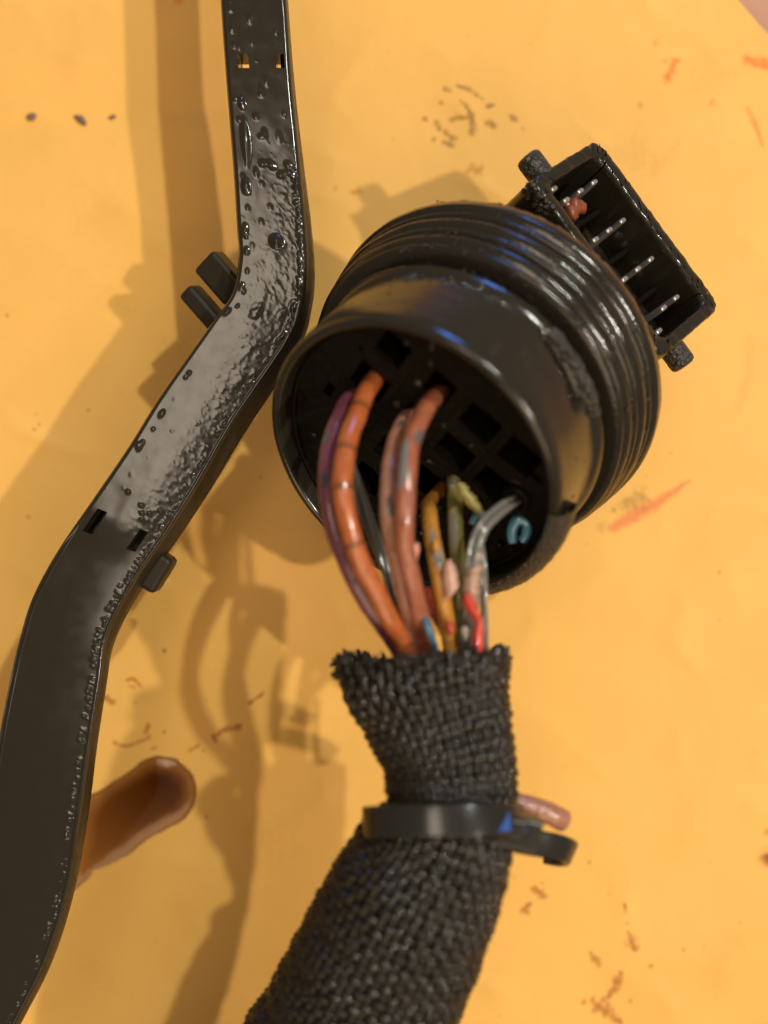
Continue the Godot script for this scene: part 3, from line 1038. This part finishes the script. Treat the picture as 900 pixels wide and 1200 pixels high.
func build_wires() -> void:
	var grey := Color(0.10, 0.10, 0.10)
	var bare := Color(0.17, 0.165, 0.155)
	wire("purple_wire", [[420, 462, 49], [407, 472, 53], [394, 501, 57], [386, 530, 59], [384, 560, 60.5], [386, 590, 61.5], [392, 620, 62], [403, 650, 62], [422, 691, 61], [446, 728, 59.5], [470, 763, 58], [495, 815, 58]], 1.5, Color(0.17, 0.05, 0.075),
		[[0.25, 1.2, 0.025, 0.5, grey], [0.37, 0.8, 0.02, 0.5, Color(0.04, 0.05, 0.06)]], "dull purple wire curving outermost behind the orange wire", true)
	wire("orange_wire", [[445, 437, 51], [430, 458, 56], [418.5, 487, 60], [408, 516, 63], [402, 555, 65.5], [402, 580, 66.5], [406, 605, 66.5], [414, 634, 66], [424, 662, 65], [440, 691, 63.5], [457, 727, 61.5], [477, 760, 59.5], [505, 815, 58.5]], 1.55, Color(0.40, 0.105, 0.032),
		[[0.02, 0.0, 0.03, 9.0, Color(0.16, 0.06, 0.02)], [0.20, 0.6, 0.008, 1.8, Color(0.13, 0.045, 0.018)], [0.33, 0.2, 0.008, 1.8, Color(0.13, 0.045, 0.018)], [0.43, -0.3, 0.008, 1.8, Color(0.13, 0.045, 0.018)], [0.56, 0.4, 0.008, 1.8, Color(0.13, 0.045, 0.018)]], "thick glossy orange wire looping out of the connector", true)
	wire("pink_wire", [[482, 487, 51], [475, 492, 54], [464, 516, 58], [458, 545, 61], [456, 573, 63], [456, 602, 64], [460, 631, 64], [467, 662, 63], [478, 710, 61], [490, 760, 59], [503, 820, 58.5]], 1.4, Color(0.42, 0.20, 0.14),
		[[0.42, 0.4, 0.03, 0.5, grey], [0.14, 0.5, 0.015, 0.4, grey]], "pale pink wire left of the brown wire, scuffed grey", true)
	wire("brown_wire", [[524, 460, 51], [514, 462, 55], [503, 473, 59], [491, 495, 62], [481, 522, 64], [477, 555, 66], [475, 588, 67], [473.5, 617, 67], [475, 646, 66], [482, 680, 65], [493, 727, 62], [501, 760, 60], [515, 820, 59]], 1.5, Color(0.30, 0.095, 0.05),
		[[0.02, 0.0, 0.03, 9.0, Color(0.12, 0.05, 0.03)], [0.38, 0.9, 0.07, 0.55, bare], [0.30, -0.3, 0.02, 0.5, grey]], "red-brown wire with a grey scrape in the middle of the bunch", true)
	wire("yellow_wire", [[501, 592, 50], [503, 602, 55], [506, 627, 58], [512, 660, 60], [518, 693, 61], [524, 727, 60], [529, 765, 59], [535, 820, 58.5]], 1.3, Color(0.46, 0.20, 0.035),
		[[0.01, 0.0, 0.03, 9.0, Color(0.28, 0.10, 0.02)], [0.36, 0.6, 0.09, 0.55, bare], [0.40, -0.2, 0.05, 0.4, Color(0.35, 0.22, 0.13)]], "ochre yellow wire with a bare grey patch, cut at its top", true)
	wire("green_wire", [[531, 556, 48], [533, 572, 51], [533.5, 593, 53], [534, 627, 55], [537, 660, 57], [538, 700, 58], [540, 750, 58], [543, 800, 58]], 1.25, Color(0.17, 0.145, 0.04),
		[[0.34, 0.5, 0.10, 0.7, Color(0.20, 0.18, 0.14)], [0.1, 0.4, 0.03, 0.7, Color(0.25, 0.24, 0.20)]], "olive green wire split open at its end")
	flap("green_wire_peel", [[533, 566, 545, 566], [538, 580, 553, 577], [549, 595, 563, 591], [562, 604, 566, 602]], 57.0, 0.7, 0.28, Color(0.24, 0.20, 0.06), "peeled tip of olive green insulation pointing right")
	flap("pink_insulation_scrap", [[523, 656, 531, 656], [519, 670, 535, 668], [520, 684, 537, 676], [522, 697, 537, 690], [524, 700, 528, 700]], 63.0, 0.6, 0.28, Color(0.46, 0.26, 0.19), "pale pink scrap of insulation hanging right of the yellow wire")
	flap("salmon_insulation_scrap", [[484, 638, 491, 636], [484, 648, 491, 645], [485, 658, 489, 656], [486, 664, 487, 664]], 65.5, 0.3, 0.28, Color(0.62, 0.25, 0.17), "small salmon flake standing off the brown wire")
	strands("grey_wire", [[408, 540, 48], [416, 565, 52], [432, 610, 54], [448, 655, 56], [462, 700, 57], [478, 760, 57], [490, 820, 57]], 0.75, 6, 0.42, 3.0, Color(0.07, 0.066, 0.058), "dark grey stranded wire between the orange and pink wires")
	strands("clear_wire", [[607, 584, 52], [598, 590, 55], [587, 597, 57.5], [568, 615, 60], [558, 637, 61], [554, 660, 62], [553, 693, 62], [551, 727, 61], [548, 765, 60], [546, 820, 59]], 0.8, 8, 0.44, 2.2, Color(0.15, 0.142, 0.13), "silvery stranded wire rising from the right-hand boot of the connector")
	strands("thin_clear_wire", [[563, 640, 58], [566, 672, 59], [567, 715, 59], [567, 770, 58], [565, 830, 58]], 0.35, 3, 0.36, 5.0, Color(0.17, 0.16, 0.15), "thin silvery wire, rightmost where the bunch enters the sleeve")
	flap("pale_insulation_sleeve", [[547, 668, 566, 660], [544, 685, 563, 680], [542, 700, 560, 698], [541, 712, 556, 708]], 63.0, 0.9, 0.28, Color(0.36, 0.22, 0.16), "torn pinkish-grey insulation around the silvery wire", "wire scrap")
	flap("red_insulation", [[542, 697, 552, 694], [543, 711, 557, 706], [550, 720, 560, 714], [556, 730, 565, 726], [554, 742, 567, 742], [553, 765, 567, 765], [552, 790, 566, 790]], 64.0, 0.8, 0.28, Color(0.50, 0.045, 0.03), "bright red torn insulation along the silvery wire above the sleeve")
	wire("red_wire", [[500, 690, 52], [508, 715, 54], [522, 742, 57], [531, 775, 58], [535, 830, 58]], 0.9, Color(0.36, 0.05, 0.03), [[0.6, 0.5, 0.12, 0.7, Color(0.40, 0.33, 0.28)]], "dark red wire half hidden under the yellow wire")
	wire("blue_wire", [[497, 723, 63], [501, 734, 64.5], [506, 748, 64], [511, 765, 62], [516, 820, 59]], 0.5, Color(0.05, 0.17, 0.26), [], "short bright blue wire between brown and yellow wires at the sleeve")
	# small flakes of insulation that curl off the wires
	rng.seed = 64
	for q in [[466, 600, 65.6, Color(0.40, 0.20, 0.14), "pale pink flake curling off the pink wire, upper of two"], [463, 640, 65.2, Color(0.40, 0.20, 0.14), "pale pink flake on the pink wire, lower of two"], [481, 585, 68.0, Color(0.28, 0.09, 0.05), "red-brown flake lifting off the brown wire beside its grey scrape"], [510, 640, 61.4, Color(0.44, 0.20, 0.04), "ochre flake lifting off the yellow wire by its grey patch"], [559, 655, 62.6, Color(0.36, 0.23, 0.17), "pinkish-grey flake on the silvery wire above the red insulation"], [527, 736, 62.5, Color(0.48, 0.05, 0.03), "small red flake right of the yellow wire at the sleeve"], [545, 742, 62.5, Color(0.42, 0.34, 0.28), "pale flake left of the red insulation at the sleeve"]]:
		var o := rng.randf_range(-2.0, 2.0)
		flap("insulation_flake", [[q[0] - 3, q[1] - 8, q[0] + 2 + o, q[1] - 9], [q[0] - 4 + o, q[1] - 2, q[0] + 5, q[1] - 3], [q[0] - 3, q[1] + 4, q[0] + 4 - o, q[1] + 3], [q[0] - 1, q[1] + 10, q[0] + 1, q[1] + 9]], q[2], 0.45, 0.2, q[3], q[4])
	# the blue stump: a split ring of insulation on the face plate
	var s := Soup.new()
	var pts := px_path([[601, 636, 51], [600, 623, 51.2], [604, 612, 51.5], [612, 609, 51.6], [618, 615, 51.4], [616, 627, 51.2], [611, 634, 51]], 40)
	tube(s, pts, 12, func(f, _a): return 0.95 * (0.75 + 0.25 * sin(PI * f)), func(_f, _a): return Color(0.07, 0.25, 0.40))
	tag(obj("blue_wire_stump", s, M.clear, null, pts[0]), "split blue wire stump on the connector face, by the silvery wire's boot", "wire")
	var s2 := Soup.new()
	var b2 := px_path([[553, 612, 51], [556, 606, 52], [563, 602, 53], [571, 604, 53], [575, 610, 52]], 30)
	tube(s2, b2, 10, func(_f, _a): return 0.55, func(_f, _a): return Color(0.05, 0.15, 0.20))
	tag(obj("blue_wire_end", s2, M.clear, null, b2[0]), "frayed dark blue wire end beside the olive green wire", "wire")

# ---------------------------------------------------------------- braided sleeve
const SLEEVE := [[499, 771, 89, 57], [502, 798, 90, 57.5], [512, 834, 81, 58], [525, 880, 73, 59], [531, 925, 70, 60], [530, 962, 68, 61.5], [511, 1003, 83, 61.5], [484, 1052, 93, 60.5], [462, 1102, 97, 58.5], [439, 1153, 100, 56.5], [410, 1210, 103, 54], [372, 1275, 105, 51], [330, 1345, 106, 48], [272, 1440, 108, 38], [205, 1535, 108, 27], [125, 1630, 108, 17], [40, 1715, 108, 13]]

func build_sleeve() -> void:
	var mid := []
	for q in SLEEVE: mid.append(at(q[0], q[1], q[3]))
	var count := 560
	var pts := path(mid, count)
	var fr := frames(pts, Vector3.UP)
	var total := 0.0
	for i in count - 1: total += pts[i].distance_to(pts[i + 1])
	# radius at each of the points, from the nearest station
	var rad := PackedFloat32Array()
	for i in count:
		var best := 1e9
		var t := 0.0
		for k in (SLEEVE.size() - 1) * 20 + 1:
			var p: Vector3 = spline(mid, k / 20.0)
			var d := p.distance_squared_to(pts[i])
			if d < best:
				best = d
				t = k / 20.0
		var w := []
		for q in SLEEVE: w.append(q[2] * PLAN * (1.0 - q[3] / EYE))
		rad.append(spline(w, t))
	var nz := FastNoiseLite.new()
	nz.seed = 2; nz.frequency = 0.12
	var surf := func(s_mm: float, a: float, off: float) -> Vector3:
		var x := clampf(s_mm / total * (count - 1), 0, count - 1.001)
		var i := int(x)
		var f := x - i
		var r: float = lerpf(rad[i], rad[i + 1], f)
		var side: Vector3 = fr[i][2].lerp(fr[i + 1][2], f)
		var up: Vector3 = fr[i][1].lerp(fr[i + 1][1], f)
		var c: Vector3 = pts[i].lerp(pts[i + 1], f)
		r += nz.get_noise_2d(s_mm, a * 3.0) * 0.7 + off
		var d := cos(a)
		if side.x > 0: d = -d                          # flared towards the left at the mouth
		var flare := 0.4 * maxf(0.0, d) * maxf(0.0, 1.0 - s_mm / 12.0)
		return c + side * cos(a) * (r + flare) + up * sin(a) * r * 0.82
	var root := thing("braided_sleeve", pts[0], "black woven cable sleeve with frayed mouth, running to the bottom edge", "cable sleeve")
	var home := pts[0]
	var warp := 52
	var gap := 1.36
	var weft := int(total / gap)
	rng.seed = 19
	for k in weft:                                     # round strands
		var q := PackedVector3Array()
		var s0 := 0.9 + k * gap
		var skew := rng.randf_range(-0.1, 0.1)
		for j in warp * 4:
			var a := TAU * j / (warp * 4)
			var wave := cos(PI * (j / 4.0 + k)) * 0.5
			var shift := nz.get_noise_2d(a * 8.0, k * 2.0) * 0.55
			if k < 2: shift += 0.5 * sin(a * 5.0 + k)
			q.append(surf.call(s0 + shift + skew, a, wave))
		q.append(q[0])
		var s := Soup.new()
		var slack := clampf(1.0 - s0 / 11.0, 0.0, 1.0)     # thinner, looser yarn at the left of the mouth
		tube(s, q, 8, func(f, _a):
			var d := cos(TAU * f) * (-1.0 if fr[0][2].x > 0 else 1.0)
			return 0.70 - 0.36 * slack * smoothstep(-0.1, 0.55, d), null, false)
		obj("cross_strand", s, M.yarn if k % 3 else M.yarn_dull, root, home)
	for j in warp:                                     # long strands, ends frayed at the mouth
		var q := PackedVector3Array()
		var a0 := TAU * j / warp
		var out := rng.randf_range(0.0, 0.7)
		q.append(surf.call(0.0, a0 + rng.randf_range(-0.05, 0.05), rng.randf_range(-0.2, 0.9)) - fr[0][0] * out)
		for k in weft * 3:
			var kk := k / 3.0
			q.append(surf.call(0.9 + kk * gap, a0 + nz.get_noise_2d(kk, j * 5.0) * 0.06, -cos(PI * (kk + j)) * 0.5))
		var s := Soup.new()
		tube(s, q, 8, func(_f, _a): return 0.66, null, true)
		obj("long_strand", s, M.yarn, root, home)
	var fz := Soup.new()                               # loose ends of yarn
	for k in 240:
		var a := rng.randf() * TAU
		var p0: Vector3 = surf.call(rng.randf_range(0.2, 1.4), a, 0.3)
		var dir: Vector3 = (-fr[0][0] * rng.randf_range(0.1, 1.0) + Vector3(rng.randf_range(-1, 1), rng.randf_range(-0.5, 1), rng.randf_range(-1, 1)) * 0.8).normalized()
		var p1: Vector3 = p0 + dir * rng.randf_range(0.6, 1.5)
		var p2: Vector3 = p1 + (dir + Vector3(rng.randf_range(-1, 1), rng.randf_range(-1, 0.5), rng.randf_range(-1, 1))).normalized() * rng.randf_range(0.3, 1.1)
		tube(fz, path([p0, p1, p2], 6), 5, func(_f, _a): return 0.22)
	for k in 150:                                      # the tattered flap at the left of the mouth
		var a := (PI if fr[0][2].x > 0 else 0.0) + rng.randf_range(-0.9, 0.9)
		var p0: Vector3 = surf.call(rng.randf_range(0.0, 2.2), a, rng.randf_range(-0.3, 0.6))
		var dir: Vector3 = (-fr[0][0] * rng.randf_range(0.2, 1.0) + Vector3(-rng.randf_range(0.0, 0.9), rng.randf_range(-0.3, 0.8), rng.randf_range(-0.6, 0.6))).normalized()
		var p1: Vector3 = p0 + dir * rng.randf_range(0.8, 1.9)
		var p2: Vector3 = p1 + (dir + Vector3(rng.randf_range(-1, 1), rng.randf_range(-1, 0.5), rng.randf_range(-1, 1))).normalized() * rng.randf_range(0.4, 1.5)
		tube(fz, path([p0, p1, p2], 6), 5, func(_f, _a): return 0.30)
	obj("frayed_ends", fz, M.yarn, root, home).set_meta("kind", "stuff")
	var ln := Soup.new()                               # the taped bundle inside
	var rows := []
	for i in 60:
		var ring := PackedVector3Array()
		for j in 40: ring.append(surf.call(lerpf(11.5, total, i / 59.0), TAU * j / 40.0, -1.5))
		rows.append(ring)
	ln.grid(rows, true)
	ln.cap(rows[0])
	ln.outward(0)
	obj("inner_tape", ln, M.yarn_dull, root, home)
	build_tie(pts, fr, rad, total)

func build_tie(pts: PackedVector3Array, fr: Array, _rad: PackedFloat32Array, _total: float) -> void:
	var want := at(531, 962, 61)
	var i0 := 0
	for i in pts.size():
		if pts[i].distance_to(want) < pts[i0].distance_to(want): i0 = i
	var c := pts[i0]
	var ax := (Vector3(0.05, 0.28, 0.96)).normalized()
	var side := Vector3(1, 0, -0.05).normalized()
	side = (side - ax * side.dot(ax)).normalized()
	var up := ax.cross(side)
	if up.y < 0: up = -up
	var root := thing("cable_tie", c, "black plastic cable tie pulled tight round the woven sleeve", "cable tie")
	var s := Soup.new()
	var rows := []
	for k in 73:
		var a := TAU * k / 72.0
		var d := side * cos(a) + up * sin(a) * 1.0
		var r := 9.9 + 2.7 * pow(maxf(0.0, -cos(a)), 1.5)
		var ring := PackedVector3Array()
		for q in [[-2.3, 0.0], [-2.3, 0.75], [-2.0, 1.0], [2.0, 1.0], [2.3, 0.75], [2.3, 0.0]]:
			ring.append(c + d * (r + q[1]) + ax * (q[0] + 0.35 * cos(a)))
		rows.append(ring)
	s.grid(rows, true)
	s.outward(0)
	obj("strap", s, M.tie, root, c)
	var hd := Soup.new()
	var hb := Basis(Vector3.UP, -0.24)
	rbox(hd, Transform3D(hb, at(603, 972, 66)), Vector3(7.4, 4.4, 5.0), 0.7)
	rbox(hd, Transform3D(hb, at(598, 970, 68.6)), Vector3(4.4, 1.2, 3.0), 0.5)
	rbox(hd, Transform3D(Basis(Vector3.RIGHT, -0.787), at(587, 963, 68.8)), Vector3(3.0, 1.6, 4.4), 0.35)
	rbox(hd, Transform3D(Basis(Vector3.RIGHT, -0.787), at(612, 973, 68.3)), Vector3(1.6, 1.4, 1.6), 0.3)
	obj("head", hd, M.tie, root, c)
	var tl := Soup.new()
	var p := px_path([[606, 984, 62], [628, 988, 61], [648, 991, 60], [662, 995, 58.5], [668, 1000, 56], [655, 1001, 54], [640, 998, 53]], 40)
	var tr := []
	var f2 := frames(p, Vector3(0, 0, 1))
	for i in p.size():
		var ring := PackedVector3Array()
		for q in [[-1.9, -0.5], [-1.9, 0.5], [-1.5, 0.7], [1.5, 0.7], [1.9, 0.5], [1.9, -0.5], [1.5, -0.7], [-1.5, -0.7]]:
			ring.append(p[i] + f2[i][1] * q[0] + f2[i][2] * q[1])
		tr.append(ring)
	tl.grid(tr, true)
	tl.cap(tr[tr.size() - 1])
	tl.outward(0)
	obj("tail", tl, M.tie, root, c)
	wire("wire_end", [[575, 938, 60], [600, 941, 60], [622, 946, 60], [645, 954, 60], [660, 962, 59]], 1.7, Color(0.34, 0.15, 0.09), [], "short pinkish-brown wire end poking out beside the cable tie")

# ---------------------------------------------------------------- oil, grit
func build_small() -> void:
	var s := Soup.new()
	var a := Vector2(187, 927)
	var b := Vector2(40, 1021)
	var nz := FastNoiseLite.new()
	nz.seed = 44; nz.frequency = 0.009
	var d := (b - a).normalized()
	var w := Vector2(-d.y, d.x)
	var rim := []                                       # [foot on the middle line, edge point]
	for k in 90:
		var g := PI * k / 89.0
		rim.append([a, a - d * sin(g) * 42.0 + w * cos(g) * 42.0])
	for k in range(1, 36): rim.append([a.lerp(b, k / 36.0), a.lerp(b, k / 36.0) - w * 42.0])
	for k in 40:
		var g := PI * k / 39.0
		rim.append([b, b + d * sin(g) * 42.0 - w * cos(g) * 42.0])
	for k in range(1, 36): rim.append([b.lerp(a, k / 36.0), b.lerp(a, k / 36.0) + w * 42.0])
	var rows := []
	var cols := []
	for i in 26:
		var f := pow(i / 25.0, 1.6)
		var row := PackedVector3Array()
		var cr := PackedColorArray()
		for q in rim:
			var e: Vector2 = q[1]
			e += (e - q[0]) * (nz.get_noise_2d(e.x, e.y) * 0.16 + nz.get_noise_2d(e.x * 5, e.y * 5) * 0.03)
			var p: Vector2 = e.lerp(q[0], f)
			var y := sqrt(1.0 - (1.0 - f) * (1.0 - f)) * 0.85 + 0.02
			row.append(Vector3((p.x - 450) * PLAN, y + crease(p.x, p.y), (p.y - 600) * PLAN))
			var near := clampf(1.0 - (p - Vector2(192, 915)).length() / 120.0, 0.0, 1.0)
			var deep := smoothstep(0.0, 0.55, f + 0.12 * nz.get_noise_2d(p.x * 2, p.y * 2)) * (0.25 + 0.75 * near)
			if f < 0.06: deep = maxf(deep, 0.35)
			var c := Color(0.24, 0.060, 0.006).lerp(Color(0.050, 0.010, 0.003), deep)
			c.a = 0.55 + 0.40 * deep
			if f < 0.02: c.a = 0.85
			cr.append(c)
		rows.append(row); cols.append(cr)
	s.grid(rows, true, cols)
	s.face_up()
	tag(obj("oil_puddle", s, M.oil, null, Vector3(-48, 0.5, 60)), "elongated glossy brown oil drop on the paper beside the cable channel", "oil puddle")
	var names := ["small grey-brown flake of grit, leftmost of the three on the crease", "largest tapered flake of grit, in the middle of the three on the crease", "smallest pointed flake of grit, nearest to the cable channel's shadow"]
	var k := 0
	for q in [[34, 134, 1.0, 0.7, 0.4], [92, 137, 1.35, 0.65, -0.6], [129, 134, 0.75, 0.4, 0.5]]:
		var g := Soup.new()
		var c := Vector3((q[0] - 450) * PLAN, crease(q[0], q[1]) + 0.35, (q[1] - 600) * PLAN)
		blob(g, c, Vector3(q[2], 0.45, q[3]), Basis(Vector3.UP, q[4]), 0.9, 60 + k)
		tag(obj("grit_flake", g, M.grit, null, c), names[k], "grit", "grit flakes on the crease")
		k += 1

# ---------------------------------------------------------------- scene
func lamp(called: String, where: Vector3, energy: float, size: float, col: Color) -> void:
	var l := OmniLight3D.new()
	l.name = called
	l.position = where
	l.light_energy = energy
	l.light_size = size
	l.light_color = col
	l.omni_range = 6.0
	l.omni_attenuation = 2.0
	l.shadow_enabled = true
	add_child(l)

func panel(called: String, where: Vector3, target: Vector3, size: Vector2, energy: float, col: Color) -> void:
	var l := AreaLight3D.new()
	l.name = called
	l.area_size = size
	l.light_energy = energy
	l.light_color = col
	l.shadow_enabled = true
	l.set("area_range", 6.0)
	add_child(l)
	l.look_at_from_position(where, target, Vector3(0.3, 0.1, 1).normalized())

func _ready() -> void:
	var cam := Camera3D.new()
	cam.name = "camera"
	add_child(cam)
	cam.position = Vector3(0, EYE * MM, 0)
	cam.rotation_degrees = Vector3(-90, 0, 0)
	var lens := CameraAttributesPhysical.new()
	lens.frustum_focal_length = 24.6
	lens.frustum_focus_distance = 0.187
	lens.exposure_aperture = 4.5
	lens.exposure_multiplier = 1.0
	cam.attributes = lens
	cam.fov = 52.02
	cam.near = 0.005
	cam.far = 20.0
	cam.current = true
	var env := Environment.new()
	env.background_mode = Environment.BG_COLOR
	env.background_color = lin(0.15, 0.122, 0.085)
	env.tonemap_mode = Environment.TONE_MAPPER_LINEAR
	env.tonemap_exposure = 1.42
	env.sdfgi_enabled = true
	env.ssao_enabled = true
	env.ssil_enabled = true
	var we := WorldEnvironment.new()
	we.name = "surroundings"
	we.environment = env
	add_child(we)
	lamp("ceiling_lamp", Vector3(0.755, 1.053, 0.107), 0.62, 0.016, Color(1.0, 0.955, 0.90))
	lamp("second_ceiling_lamp", Vector3(0.545, 1.112, -0.616), 0.64, 0.016, Color(0.985, 1.0, 0.94))
	panel("ceiling_panel", Vector3(-0.25, 1.5, -0.27), Vector3(0, 0, 0), Vector2(0.33, 0.5), 0.25, Color(1.0, 0.92, 0.82))
	panel("room_light", Vector3(0.1, 1.4, 1.15), Vector3(0, 0, 0), Vector2(1.7, 0.9), 0.95, Color(1.0, 0.88, 0.72))
	panel("window_light", Vector3(0.25, 0.42, -1.2), Vector3(0, 0.03, 0), Vector2(0.28, 0.28), 0.26, Color(0.32, 0.58, 1.0))
	make_materials()
	build_paper()
	build_bar()
	build_connector()
	build_wires()
	build_sleeve()
	build_small()
